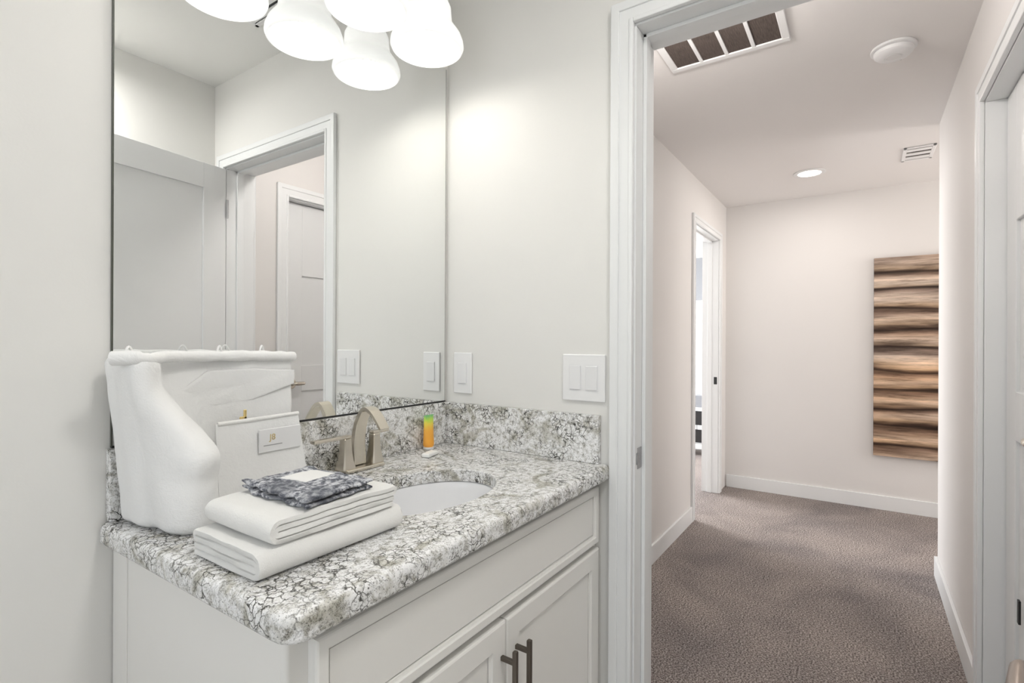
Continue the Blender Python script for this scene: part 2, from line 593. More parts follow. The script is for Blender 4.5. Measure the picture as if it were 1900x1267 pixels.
# ---- door trim
def casing(name, axis, plane, out, a0, a1, head, wdt, label, sides=(1, 1), clip=None):
    """door casing on a wall face; out is the direction it stands off the wall"""
    bm = new()
    w0 = wdt if sides[0] else 0
    w1 = wdt if sides[1] else 0
    def piece(u0, u1, z0, z1, th):
        d0, d1 = sorted((plane, plane + out * th))
        box(bm, *((d0, d1, u0, u1) if axis == 'x' else (u0, u1, d0, d1)), z0, z1, .004)
    rv = .006
    if sides[0]:
        lo = a0 - wdt if clip is None else max(a0 - wdt, clip)
        piece(lo, a0 - rv, 0, head + wdt, .012)
        piece(lo - .0012, lo + min(.024, wdt * .4), 0, head + wdt + .0012, .017)
        piece(a0 - rv - .012, a0 - rv + .0012, 0, head + rv + .012, .0155)
    if sides[1]:
        piece(a1 + rv, a1 + wdt, 0, head + wdt, .012)
        piece(a1 + wdt - .024, a1 + wdt + .0012, 0, head + wdt + .0012, .017)
        piece(a1 + rv - .0012, a1 + rv + .012, 0, head + rv + .012, .0155)
    l0, l1 = (a0 - w0 if clip is None else max(a0 - w0, clip)), a1 + w1
    piece(l0 + .0004, l1 - .0004, head + rv, head + wdt - .0004, .0122)
    piece(l0 + .0005, l1 - .0005, head + wdt - .024, head + wdt + .0006, .0172)
    piece(a0 - rv, a1 + rv, head + rv - .0012, head + rv + .012, .0157)
    return struct(name, bm, M_trim, label, 'trim', 30)


def jamb(name, axis, w0, w1, a0, a1, head, label, stop=None):
    bm = new()
    def b3(u0, u1, d0, d1, z0, z1):
        box(bm, *((d0, d1, u0, u1) if axis == 'x' else (u0, u1, d0, d1)), z0, z1, .002)
    b3(a0 - .02, a0, w0, w1, 0, head)
    b3(a1, a1 + .02, w0, w1, 0, head)
    b3(a0 - .02, a1 + .02, w0, w1, head, head + .02)
    if stop:
        s0, s1 = stop
        b3(a0, a0 + .011, s0, s1, 0, head)
        b3(a1 - .011, a1, s0, s1, 0, head)
        b3(a0, a1, s0, s1, head - .011, head)
    return struct(name, bm, M_trim, label, 'door frame', 30)


jamb('trim_1', 'x', XR, XH, JR, JL, HEAD, 'white frame lining the open bathroom doorway', (XR + .05, XR + .085))
casing('trim_2', 'x', XR, -1, JR, JL, HEAD, .068, 'white casing around the doorway, bathroom side')
casing('trim_3', 'x', XH, 1, JR, JL, HEAD, .062, 'white casing around the doorway, hallway side', clip=YHR + .001)
jamb('trim_4', 'y', YHR - .12, YHR, D2a, D2b, D2h, 'white frame lining the closet doorway')
casing('trim_5', 'y', YHR, 1, D2a, D2b, D2h, .072, 'white casing around the closed closet door')
jamb('trim_6', 'y', YHL, YHL + .13, D3a, D3b, D3h, 'white frame lining the doorway at the far left of the hallway', (YHL + .05, YHL + .085))
casing('trim_7', 'y', YHL, -1, D3a, D3b, D3h, .062, 'white casing around the doorway at the far left of the hallway')


def baseboard(name, x0, x1, y0, y1, label, h=.105):
    bm = new()
    box(bm, x0, x1, y0, y1, 0, h, .003)
    # rounded cap
    if x1 - x0 > y1 - y0:
        ym = YHL if y0 > 0 else y0
    return struct(name, bm, M_trim, label, 'baseboard')


bt = .014
baseboard('baseboard_hall_left', XH + .02, D3a - .064, YHL - bt, YHL, 'white baseboard along the left hallway wall')
baseboard('baseboard_hall_far', XF - bt, XF, -2.6, YHL - bt, 'white baseboard under the canvas on the far wall')
baseboard('baseboard_hall_right', D2b + .074, XE, YHR, YHR + bt, 'white baseboard along the right hallway wall')
baseboard('baseboard_passage', XE, XE + bt, -2.6, YHR + bt, 'white baseboard turning the hallway corner')
baseboard('baseboard_bathroom', XL, XR - .02, YB, YB + bt, 'white baseboard below the open door')


# ---- doors
def shaker_leaf(width, height, th, panels, M, rail=.115):
    """door leaf in local x (0..width), y (0..th), z; panels: list of (z0, z1)"""
    bm = new()
    st = rail
    box(bm, 0, st, 0, th, 0, height, .0015, 1, M)
    box(bm, width - st, width, 0, th, 0, height, .0015, 1, M)
    zs = [0] + [z for q in panels for z in q] + [height]
    for k in range(0, len(zs), 2):
        box(bm, st, width - st, 0, th, zs[k], zs[k + 1], .0015, 1, M)
    for z0, z1 in panels:
        box(bm, st - .004, width - st + .004, .010, th - .010, z0 - .004, z1 + .004, 0, 1, M)
    return bm


def lever(parent, base, normal, along, m, name='door_handle', length=.11, r=.0105, reach=1.0):
    """round rose, neck and lever; base on the leaf face"""
    base, n, a = Vector(base), Vector(normal).normalized() * reach, Vector(along).normalized()
    bm = new()
    tube(bm, [base, base + n * .008, base + n * .012], [.030, .030, .024], 28)
    tube(bm, [base + n * .010, base + n * .045], [.012, .011], 16)
    pts = smooth_path([base + n * .040 - a * .010, base + n * .052 + a * .004, base + n * .056 + a * length * .4, base + n * .053 + a * length], 6)
    k = len(pts)
    rr = [r * (.75 + .55 * math.sin(PI * min(1, (i + 1) / k * .75))) for i in range(k)]
    tip = (pts[-1] - pts[-2]).normalized()
    pts += [pts[-1] + tip * r * .5, pts[-1] + tip * r * .85, pts[-1] + tip * r]
    rr += [rr[-1] * .88, rr[-1] * .55, rr[-1] * .15]
    tube(bm, pts, rr, 16, .85)
    return obj(name, bm, m, parent, 50)


AL = math.radians(8.2)
hx, hy = XR - .004, JR + .006
d1 = thing('door_1', 'white two panel bathroom door standing open, seen in the mirror', 'door', (hx, hy, 0), kind='structure')
LW = JL - JR - .006
Ml = Matrix(((-math.cos(AL), math.sin(AL), 0, hx), (math.sin(AL), math.cos(AL), 0, hy), (0, 0, 1, .012), (0, 0, 0, 1)))
# local y runs from the face towards the wall: keep thickness behind the face
Mshift = Ml @ Matrix.Translation((0, -.036, 0))
obj('door_panel', shaker_leaf(LW, HEAD - .016, .035, [(.22, .93), (1.08, HEAD - .016 - .12)], Mshift), M_door, d1)
pv = Ml @ Vector((LW - .065, 0, .888))
nv = (Ml.to_3x3() @ Vector((0, 1, 0)))
av = (Ml.to_3x3() @ Vector((-1, 0, 0)))
lever(d1, pv, nv, av, M_warmnick)
for z in (.2, 1.0, 1.85):
    bm = new()
    tube(bm, [(hx + .002, hy + .006, z), (hx + .002, hy + .006, z + .09)], .006, 12)
    obj('hinge', bm, M_steel, d1)
# strike plate on the latch side of the frame
bm = new()
box(bm, XR + .018, XR + .048, JL - .0015, JL + .0005, .892, .950, .0004, 1)
box(bm, XR + .026, XR + .040, JL - .0022, JL - .0012, .908, .934, .0003, 1)
box(bm, XR + .010, XR + .020, JL - .004, JL + .0005, .905, .937, .001, 1)
tag(obj('strike_plate', bm, M_steel), 'grey metal strike plate on the bathroom door frame', 'strike plate')

d2 = thing('door_2', 'closed white panelled closet door on the right side of the hallway', 'door', (D2b, YHR - .055, 0), kind='structure')
W2 = D2b - D2a - .008
M2 = Matrix.Translation((D2a + .004, YHR - .09, .012))
obj('door_panel', shaker_leaf(W2, D2h - .016, .036, [(.22, .93), (1.08, D2h - .016 - .42)], M2, .12), M_door, d2)
lever(d2, (D2a + .055, YHR - .054, .99), (0, 1, 0), (1, 0, 0), M_nickel, length=.055, reach=.8)
bm = new()
box(bm, 2.119, 2.137, YHR - .056, YHR - .050, .405, .475, .001, 1)
obj('latch', bm, M_black, d2)['label'] = 'black latch'

# strike plate on the frame at the far left of the hallway
bm = new()
box(bm, D3b - .003, D3b + .001, YHL + .010, YHL + .034, .895, .955, .0005, 1)
tag(obj('strike_plate', bm, M_black), 'small dark strike plate on the frame at the far left of the hallway', 'strike plate')

# ================================================================== MIRROR
ml, mr_, mb, mt = .3915, 1.335, 1.0385, 2.165
mi = thing('mirror', 'large frameless wall mirror above the granite vanity', 'mirror', (.86, YW, mb))
bm = new()
box(bm, ml, mr_, YW - .0065, YW - .0005, mb, mt)
obj('glass', bm, M_mirror, mi)
bm = new()
box(bm, ml - .0022, ml, YW - .0068, YW - .0005, mb, mt)
obj('edge', bm, M_edge, mi)
bm = new()
box(bm, mr_, mr_ + .0025, YW - .0068, YW - .0005, mb, mt)
obj('edge', bm, M_greyedge, mi)['label'] = 'grey polished edge'

bm = new()
box(bm, ml - .0022, mr_ + .0025, YW - .009, YW - .0005, mb - .0035, mb)
obj('bottom_channel', bm, M_black, mi)['label'] = 'black bottom channel'

# ================================================================== VANITY
CX0, CX1, CY0 = .397, 1.3465, .622
vc = thing('vanity_cabinet', 'off white vanity cabinet with two doors under the granite top', 'cabinet', (.87, .9, 0))
bm = new()
box(bm, CX0, CX0 + .018, CY0 + .012, YW - .004, .002, .8565, .001, 1)       # left side
box(bm, CX1 - .016, CX1, CY0 + .012, YW - .004, .002, .8565, .001, 1)
box(bm, CX0, CX1, CY0 + .018, YW - .004, .10, .118)
box(bm, CX0, CX1, YW - .012, YW - .004, .10, .80)
obj('carcass', bm, M_cab, vc)
bm = new()
box(bm, CX0, CX0 + .05, CY0, CY0 + .018, .10, .8565, .006, 3)
box(bm, CX1 - .03, CX1, CY0, CY0 + .018, .10, .8565, .002, 1)
box(bm, CX0 + .045, CX1 - .025, CY0 + .001, CY0 + .018, .835, .8565)
box(bm, CX0 + .045, CX1 - .025, CY0 + .001, CY0 + .018, .655, .695)
box(bm, CX0 + .045, CX1 - .025, CY0 + .001, CY0 + .018, .10, .13)
box(bm, .865, .897, CY0 + .001, CY0 + .018, .12, .67)
obj('face_frame', bm, M_cab, vc)
bm = new()
box(bm, CX0 - .003, CX0 + .001, YW - .065, YW - .004, .002, .8565, .001, 1)
obj('scribe_strip', bm, M_cab, vc)
bm = new()
box(bm, CX0 + .02, CX1 - .02, CY0 + .07, CY0 + .085, .002, .10)
obj('toe_kick', bm, M_cab, vc)


def front_panel(x0, x1, z0, z1, y1, fw, name, th=.019):
    """overlay front with a stepped frame and a recessed flat field"""
    bm = new()
    y0 = y1 - th
    # outer frame with small routed step
    loops = []
    def ring(ins, y):
        return [bm.verts.new(q) for q in ((x0 + ins, y, z0 + ins), (x1 - ins, y, z0 + ins), (x1 - ins, y, z1 - ins), (x0 + ins, y, z1 - ins))]
    prof = [(0, y1), (0, y0 + .004), (.0015, y0 + .0015), (.004, y0), (fw - .006, y0), (fw - .005, y0 + .004), (fw - .0005, y0 + .0055), (fw, y0 + .013), (fw + .0022, y0 + .013), (fw + .0026, y0 + .008)]
    rows = [ring(i, y) for i, y in prof]
    grid_faces(bm, rows, closed_u=True)
    bm.faces.new(rows[-1])
    bm.faces.new(rows[0][::-1])
    bmesh.ops.recalc_face_normals(bm, faces=bm.faces)
    return obj(name, bm, M_cab, vc, 20)


fy = CY0
front_panel(.430, 1.332, .683, .838, fy, .024, 'drawer_front')
dl = front_panel(.430, .8775, .118, .668, fy, .052, 'door')
dr = front_panel(.8805, 1.332, .118, .668, fy, .052, 'door')


def bar_pull(parent, x, ztop, y):
    bm = new()
    zb = ztop - .155
    box(bm, x - .005, x + .005, y - .038, y - .028, zb, ztop, .0022, 2)
    for z in (ztop - .024, zb + .024):
        box(bm, x - .0045, x + .0045, y - .030, y + .001, z - .0045, z + .0045, .001, 1)
    return obj('handle', bm, M_bronze, parent)


bar_pull(dl, .862, .622, fy - .019)
bar_pull(dr, .915, .620, fy - .019)

# ---- granite top with sink cut-out
SX, SY, SA, SB = .88, .835, .205, .138
X0, X1, Y0, Y1 = .371, 1.3475, .577, YW - .0015


def rrect_ray(cx, cy, ang, x0, x1, y0, y1, radii):
    """point on rounded rectangle seen from (cx,cy)"""
    dx, dy = math.cos(ang), math.sin(ang)
    lo, hi = 0.0, 3.0
    def inside(px, py):
        if not (x0 <= px <= x1 and y0 <= py <= y1):
            return False
        for (qx, qy, sx_, sy_, r) in ((x0, y0, 1, 1, radii[0]), (x1, y0, -1, 1, radii[1]), (x1, y1, -1, -1, radii[2]), (x0, y1, 1, -1, radii[3])):
            ccx, ccy = qx + sx_ * r, qy + sy_ * r
            if (px - ccx) * sx_ < 0 and (py - ccy) * sy_ < 0 and (px - ccx) ** 2 + (py - ccy) ** 2 > r * r:
                return False
        return True
    for _ in range(40):
        mid = (lo + hi) / 2
        if inside(cx + dx * mid, cy + dy * mid):
            lo = mid
        else:
            hi = mid
    return cx + dx * lo, cy + dy * lo


angs = [2 * PI * k / 220 for k in range(220)]
for qx, qy in ((X0, Y0), (X1, Y0), (X1, Y1), (X0, Y1)):
    a0 = math.atan2(qy - SY, qx - SX)
    angs += [(a0 + e * .0045) % (2 * PI) for e in range(-8, 9)]
angs = sorted(set(round(a, 5) for a in angs))
bm = new()
TH = .041
rad = .013


def outer(ins, z):
    return [bm.verts.new((*rrect_ray(SX, SY, a, X0 + ins, X1 - ins * .1, Y0 + ins, Y1 - ins * .1, (.034 - ins * .6, .008, .004, .012)), z)) for a in angs]


def ell(a, k):
    c, s = math.cos(a), math.sin(a)
    r = 1 / math.sqrt((c / (SA + k)) ** 2 + (s / (SB + k)) ** 2)
    return SX + c * r, SY + s * r


def inner(k, z):
    return [bm.verts.new((*ell(a, k), z)) for a in angs]


rows = [inner(0.0, ZC - TH + .010), inner(0.0, ZC - .004), inner(.0015, ZC - .001), inner(.004, ZC)]
rows += [outer(rad * 3, ZC), outer(rad, ZC)]
for k in range(1, 6):
    t = k / 5 * PI / 2
    rows.append(outer(rad * (1 - math.sin(t)), ZC - rad * (1 - math.cos(t))))
rows.append(outer(0, ZC - TH + .010))
for k in range(1, 5):
    t = k / 4 * PI / 2
    rows.append(outer(.010 * (1 - math.cos(t)), ZC - TH + .010 - .010 * math.sin(t)))
rows.append(inner(.03, ZC - TH))
rows.append(inner(.03, ZC - TH + .010))
grid_faces(bm, rows, closed_u=True, closed_v=True)
bmesh.ops.recalc_face_normals(bm, faces=bm.faces)
tag(obj('countertop', bm, M_granite, angle=40), 'speckled grey and white granite countertop with oval sink cut-out', 'countertop')

BSH = ZC + .1358
bm = new()
box(bm, .383, XR - .0005, YW - .020, YW - .0008, ZC + .0004, BSH, .002, 2)
tag(obj('backsplash', bm, M_granite), 'long granite backsplash strip under the mirror', 'backsplash')
bm = new()
box(bm, XR - .020, XR - .0008, .607, YW - .0205, ZC + .0004, BSH, .002, 2)
tag(obj('backsplash', bm, M_granite), 'short granite side splash below the light switches', 'backsplash')

# ---- sink basin
sk = thing('sink', 'white oval undermount sink set in the granite top', 'sink', (SX, SY, ZC - .15))
bm = new()
prof = [(1.115, ZC - TH - .012), (1.115, ZC - TH + .0095), (1.035, ZC - TH + .0095), (1.005, ZC - TH + .006), (.985, ZC - TH - .01), (.95, ZC - .085), (.86, ZC - .125), (.66, ZC - .15), (.35, ZC - .162), (.10, ZC - .166),
        (.10, ZC - .178), (.36, ZC - .174), (.70, ZC - .162), (.92, ZC - .135), (1.0, ZC - .09), (1.03, ZC - TH - .012)]
rows = []
for r, z in prof:
    rows.append([bm.verts.new((SX + math.cos(2 * PI * k / 72) * SA * r, SY + math.sin(2 * PI * k / 72) * SB * r, z)) for k in range(72)])
grid_faces(bm, rows, closed_u=True, closed_v=True)
bmesh.ops.recalc_face_normals(bm, faces=bm.faces)
obj('basin', bm, M_ceramic, sk, 50)
bm = new()
lathe(bm, [(0, ZC - .163), (.019, ZC - .163), (.023, ZC - .1655), (.021, ZC - .172), (0, ZC - .172)], 28, Matrix.Translation((SX, SY, 0)))
obj('drain', bm, M_chrome, sk)

# ---- faucet
FX, FY = .925, 1.112
fa = thing('faucet', 'brushed nickel arched faucet with two flared handles behind the sink', 'faucet', (FX, FY, ZC))
bm = new()
box(bm, FX - .062, FX + .062, FY - .028, FY + .030, ZC + .0002, ZC + .010, .004, 3)
obj('base_plate', bm, M_nickel, fa)
# ribbon arch spout
bm = new()
path = smooth_path([(0, .008, .006), (0, .010, .060), (0, .002, .110), (0, -.014, .142), (0, -.030, .157), (0, -.052, .150), (0, -.072, .132), (0, -.092, .108)], 7)
rows = []
for i, q in enumerate(path):
    d = (path[min(i + 1, len(path) - 1)] - path[max(i - 1, 0)]).normalized()
    nrm = Vector((0, -d.z, d.y))
    t = i / (len(path) - 1)
    hw_ = .019 - .004 * t
    th_ = (.014 * (1 - t) + .006 * t)
    c0 = Vector((FX, FY, ZC + .006)) + q
    row = []
    for sx_, sn in ((-1, -1), (-.8, -1.15), (.8, -1.15), (1, -1), (1, 1), (.8, 1.15), (-.8, 1.15), (-1, 1)):
        row.append(bm.verts.new(c0 + Vector((hw_ * sx_, 0, 0)) + nrm * th_ * sn * .5))
    rows.append(row)
grid_faces(bm, rows, closed_u=True)
bm.faces.new(rows[0]); bm.faces.new(rows[-1])
bmesh.ops.recalc_face_normals(bm, faces=bm.faces)
obj('spout', bm, M_nickel, fa, 40)
for sgn in (-1, 1):
    bm = new()
    hx_ = FX + sgn * .048
    rows = []
    for z, wx, wy in ((.009, .020, .020), (.014, .0195, .0195), (.03, .0155, .0155), (.055, .0125, .0125), (.080, .0115, .0115), (.086, .0115, .0115), (.088, .010, .010)):
        rows.append([bm.verts.new((hx_ + a * wx, FY + b_ * wy, ZC + z)) for a, b_ in ((-1, -.8), (-.8, -1), (.8, -1), (1, -.8), (1, .8), (.8, 1), (-.8, 1), (-1, .8))])
    grid_faces(bm, rows, closed_u=True)
    bm.faces.new(rows[0][::-1]); bm.faces.new(rows[-1])
    bmesh.ops.recalc_face_normals(bm, faces=bm.faces)
    hb = obj('handle', bm, M_nickel, fa, 30)
    bm = new()
    e0, e1 = sorted((hx_ + sgn * -.012, hx_ + sgn * (.100 if sgn < 0 else .045)))
    box(bm, e0, e1, FY - .010, FY + .010, ZC + .0875, ZC + .096, .003, 2)
    obj('lever', bm, M_nickel, hb)
bm = new()
tube(bm, [(FX, FY + .024, ZC + .010), (FX, FY + .024, ZC + .082)], .0028, 10)
tube(bm, [(FX, FY + .024, ZC + .080), (FX, FY + .024, ZC + .094)], [.0055, .0065], 12)
obj('lift_rod', bm, M_nickel, fa)

# ================================================================== VANITY LIGHT
vl = thing('vanity_light', 'three-light vanity fixture with white bell glass shades above the mirror', 'light fixture', (.884, YW, 2.30))
bm = new()
box(bm, .60, 1.17, YW - .028, YW - .0008, 2.265, 2.375, .008, 3)
obj('backplate', bm, M_nickel, vl)
SD = .137
for sx_ in (1.105, .884, .655):
    yc = YW - SD
    bm = new()
    tube(bm, smooth_path([(sx_, YW - .027, 2.320), (sx_, YW - .075, 2.332), (sx_, yc - .0, 2.318), (sx_, yc, 2.285), (sx_, yc, 2.255)], 6), .0075, 12)
    lathe(bm, [(0, 2.262), (.018, 2.262), (.034, 2.252), (.036, 2.229), (.030, 2.2275), (0, 2.2275)], 28, Matrix.Translation((sx_, yc, 0)))
    am = obj('arm', bm, M_nickel, vl, 50)
    bm = new()
    Z = 2.082
    ZS = .83
    pr = [(.030, .182), (.050, .177), (.062, .165), (.068, .148), (.0695, .122), (.071, .102), (.076, .086), (.087, .068), (.0975, .050), (.1035, .030), (.105, .014), (.101, .003), (.096, 0.0),
          (.093, .003), (.099, .014), (.098, .029), (.092, .048), (.081, .066), (.070, .085), (.066, .102), (.0645, .122), (.0625, .146), (.057, .161), (.043, .171), (.030, .175)]
    lathe(bm, [(r, Z + z * ZS) for r, z in pr] + [(pr[0][0], Z + pr[0][1] * ZS)], 48, Matrix.Translation((sx_, yc, 0)))
    sh = obj('shade', bm, M_opal, vl, 60)
    bm = new()
    lathe(bm, [(0, Z + .144), (.014, Z + .142), (.016, Z + .118), (.025, Z + .098), (.028, Z + .080), (.024, Z + .062), (.012, Z + .052), (0, Z + .050)], 24, Matrix.Translation((sx_, yc, 0)))
    obj('bulb', bm, M_bulb, sh, 60)
    l = bpy.data.lights.new('vanity_bulb_glow', 'POINT')
    l.energy = 1.25
    l.color = (1.0, 0.955, 0.88)
    l.shadow_soft_size = .035
    lo = bpy.data.objects.new('vanity_bulb_glow', l)
    COL.objects.link(lo)
    lo.location = (sx_, yc, Z + .038)
    lo['kind'] = 'helper'

# unseen bathroom ceiling light behind the viewer, added for fill
cl = thing('added_flush_light', 'round flush light added to the bathroom ceiling behind the viewer for fill', 'light fixture', (.55, -.20, ZB))
bm = new()
lathe(bm, [(0, ZB - .001), (.17, ZB - .001), (.17, ZB - .03), (.155, ZB - .032), (0, ZB - .032)], 40, Matrix.Translation((.55, -.20, 0)))
obj('rim', bm, M_plate, cl)
bm = new()
lathe(bm, [(.152, ZB - .033), (.14, ZB - .05), (.09, ZB - .066), (0, ZB - .072)], 40, Matrix.Translation((.55, -.20, 0)))
obj('diffuser', bm, M_dome, cl)
area('ceiling_fill_glow', (.55, -.20, ZB - .08), (.55, -.20, 0), .28, .28, 9.2, (1.0, .98, .95))  # fill light below the added fixture


# ================================================================== SWITCHES, OUTLET
def wall_plate(name, label, cat, y0, y1, z0, z1, inserts, part):
    yc, zc = (y0 + y1) / 2, (z0 + z1) / 2
    t = thing(name, label, cat, (XR, yc, zc))
    bm = new()
    box(bm, XR - .007, XR - .0006, y0, y1, z0, z1, .0028, 3)
    obj('cover_plate', bm, M_plate, t)
    for q0, q1 in inserts:
        bm = new()
        box(bm, XR - .0072, XR - .006, q0 - .003, q1 + .003, zc - .0375, zc + .0375)
        box(bm, XR - .0105, XR - .006, q0, q1, zc - .034, zc + .034, .0015, 2)
        obj(part, bm, M_rocker, t)
    return t


wall_plate('light_switch', 'white double rocker light switch beside the door casing', 'switch', .593, .727, 1.070, 1.204, [(.616, .651), (.668, .703)], 'rocker')
ot = wall_plate('wall_outlet', 'white single outlet plate in the corner next to the mirror', 'outlet', 1.068, 1.144, 1.066, 1.202, [(1.088, 1.124)], 'insert')

# ================================================================== ITEMS ON THE COUNTER
def fold_path(L_, t):
    """centre line of a cloth folded in four; local a (0..L_), height"""
    z = [t * (k + .5) for k in range(4)]
    pts = []
    def line(a0, a1, zz, n=14):
        for k in range(n):
            pts.append((a0 + (a1 - a0) * k / n, zz))
    def arc(ca, cz, r, t0, t1, n=10):
        for k in range(n):
            a = t0 + (t1 - t0) * k / n
            pts.append((ca + math.cos(a) * r, cz + math.sin(a) * r))
    line(L_ - .003, 1.5 * t, z[0])
    arc(1.5 * t, 2 * t, 1.5 * t, -PI / 2, -1.5 * PI, 14)
    line(1.5 * t, L_ - .5 * t, z[3])
    arc(L_ - .5 * t, 3 * t, .5 * t, PI / 2, -PI / 2, 8)
    line(L_ - .5 * t, 1.15 * t, z[2])
    arc(1.15 * t, 2 * t, .5 * t, PI / 2, 1.5 * PI, 8)
    line(1.15 * t, L_ - .002, z[1])
    pts.append((L_ - .002, z[1]))
    return pts


def folded(L_, W, t, nx, seed, amp, place, puff=0.0, gap=1.0):
    """folded cloth; fold at a=0, a 0..L_, b 0..W; place(a,b,h) -> world"""
    bm = new()
    pts = fold_path(L_, t)
    n = len(pts)
    offs = []
    for i, (a, z) in enumerate(pts):
        a0, z0 = pts[max(i - 1, 0)]
        a1, z1 = pts[min(i + 1, n - 1)]
        d = Vector((a1 - a0, z1 - z0)).normalized()
        offs.append((-d.y, d.x))
    Lr, Rr = [], []
    for k in range(nx + 1):
        b_ = W * k / nx
        e = min(b_, W - b_)
        rnd = min(1, .72 + math.sqrt(max(0, min(1, e / (t * .5)))) * .28)
        rowL, rowR = [], []
        for i, (a, z) in enumerate(pts):
            ox, oz = offs[i]
            for s, row in ((1, rowL), (-1, rowR)):
                aa, zz = a + s * ox * t * .5 * gap * rnd, z + s * oz * t * .5 * gap * rnd
                H = 4 * t
                nn = noise.noise(Vector((aa * 18 + seed, b_ * 18, zz * 30))) * amp + noise.noise(Vector((aa * 70, b_ * 70 + seed, zz * 60))) * amp * .35
                wgt = max(0, min(1, zz / H))
                up = nn * wgt + puff * wgt * math.sin(PI * max(0, min(1, b_ / W))) * math.sin(PI * max(0, min(1, aa / L_)))
                side = noise.noise(Vector((zz * 40 + seed * 2, b_ * 12, aa * 12))) * amp * .6
                row.append(bm.verts.new(place(aa + side, b_ + noise.noise(Vector((aa * 15, zz * 90, seed + k // nx))) * amp * (1 if k in (0, nx) else .4), max(0, zz + up))))
        Lr.append(rowL); Rr.append(rowR)
    grid_faces(bm, Lr); grid_faces(bm, Rr)
    for k in (0, nx):
        grid_faces(bm, [Lr[k], Rr[k]])
    for i in (0, n - 1):
        grid_faces(bm, [[q[i] for q in Lr], [q[i] for q in Rr]])
    bmesh.ops.recalc_face_normals(bm, faces=bm.faces)
    return bm


# bottom towel: fold along the front edge
bm = folded(.185, .272, .0104, 60, 3.1, .0022, lambda a, b_, h: Vector((.402 + b_, .697 + a, ZC + .001 + h)))
tag(obj('folded_towel', bm, M_towel, angle=70, origin=(.54, .79, ZC)), 'white folded bath towel lying on the granite, bottom of the stack', 'towel', 'folded towels')
# top towel: fold at the left end
bm = folded(.236, .188, .0093, 44, 9.7, .0028, lambda a, b_, h: Vector((.424 + a, .700 + b_, ZC + .0442 + h)), puff=.0005)
tag(obj('folded_towel', bm, M_towel, angle=70, origin=(.54, .79, ZC + .045)), 'white folded hand towel on top of the bath towel, under the dark washcloth', 'towel', 'folded towels')

# charcoal washcloth on top
ZW = ZC + .0442 + .0345


def crumple(x, y):
    return noise.noise(Vector((x * 38, y * 38, 4.2))) * .0030 + noise.noise(Vector((x * 95, y * 95, 1.7))) * .0016


def cloth_xy(u, v_):
    c = (Vector((.478, .880)), Vector((.482, .700)), Vector((.622, .714)), Vector((.612, .890)))
    return (c[0] * (1 - u) + c[3] * u) * (1 - v_) + (c[1] * (1 - u) + c[2] * u) * v_


def cloth_sheet(z0, t, n, seed, edge):
    bm = new()
    top, bot = [], []
    for i in range(n + 1):
        rt, rb = [], []
        for j in range(n + 1):
            u, v_ = i / n, j / n
            q = cloth_xy(u, v_)
            e = min(u, 1 - u, v_, 1 - v_)
            wob = noise.noise(Vector((u * 7 + seed, v_ * 7, 0))) * edge * (1 if e < .04 else .5)
            th = t * (.30 + .70 * math.sqrt(min(1, e / .09)))
            lift = .006 * max(0, 1 - math.hypot(u, v_) / .16)
            z = z0 + crumple(q.x + seed, q.y) * .6 + lift
            rt.append(bm.verts.new((q.x + wob, q.y + wob * .6, max(z0 + th * .5, z + t * .5 + th * .5))))
            rb.append(bm.verts.new((q.x + wob, q.y + wob * .6, max(z0, z + t * .5 - th * .5 - (0 if e < .03 else .0)))))
        top.append(rt); bot.append(rb)
    grid_faces(bm, top); grid_faces(bm, bot)
    for a, b_ in ((top[0], bot[0]), (top[-1], bot[-1])):
        grid_faces(bm, [a, b_])
    grid_faces(bm, [[r[0] for r in top], [r[0] for r in bot]])
    grid_faces(bm, [[r[-1] for r in top], [r[-1] for r in bot]])
    bmesh.ops.recalc_face_normals(bm, faces=bm.faces)
    return bm


wc = thing('washcloth', 'dark charcoal folded washcloth with white mottling on top of the towels', 'washcloth', (.54, .80, ZW))
obj('lower_fold', cloth_sheet(ZW + .0025, .0095, 56, 5.5, .007), M_char, wc, 70)
obj('upper_fold', cloth_sheet(ZW + .0125, .0095, 56, 0.0, .009), M_char, wc, 70)
bm = new()
rows = []
pc = (Vector((.528, .845)), Vector((.536, .785)), Vector((.600, .790)), Vector((.596, .850)))
for i in range(15):
    rw_ = []
    for j in range(15):
        u, v_ = i / 14, j / 14
        q = (pc[0] * (1 - u) + pc[3] * u) * (1 - v_) + (pc[1] * (1 - u) + pc[2] * u) * v_
        e = min(u, 1 - u, v_, 1 - v_)
        q = q + Vector((noise.noise(Vector((u * 5, v_ * 5, 8))) * .006, noise.noise(Vector((u * 5, v_ * 5, 3))) * .006))
        rw_.append((q, e))
    rows.append(rw_)
tp = [[bm.verts.new((q.x, q.y, ZW + .0125 + .0098 + .003 * min(1, e / .15) + crumple(q.x, q.y) * .6)) for q, e in r] for r in rows]
bt_ = [[bm.verts.new((q.x, q.y, ZW + .0125 + .006 + crumple(q.x, q.y) * .6)) for q, e in r] for r in rows]
grid_faces(bm, tp); grid_faces(bm, bt_)
grid_faces(bm, [tp[0], bt_[0]]); grid_faces(bm, [tp[-1], bt_[-1]])
grid_faces(bm, [[r[0] for r in tp], [r[0] for r in bt_]]); grid_faces(bm, [[r[-1] for r in tp], [r[-1] for r in bt_]])
bmesh.ops.recalc_face_normals(bm, faces=bm.faces)
obj('white_patch', bm, M_towel, wc, 70)['label'] = 'white cloth patch'

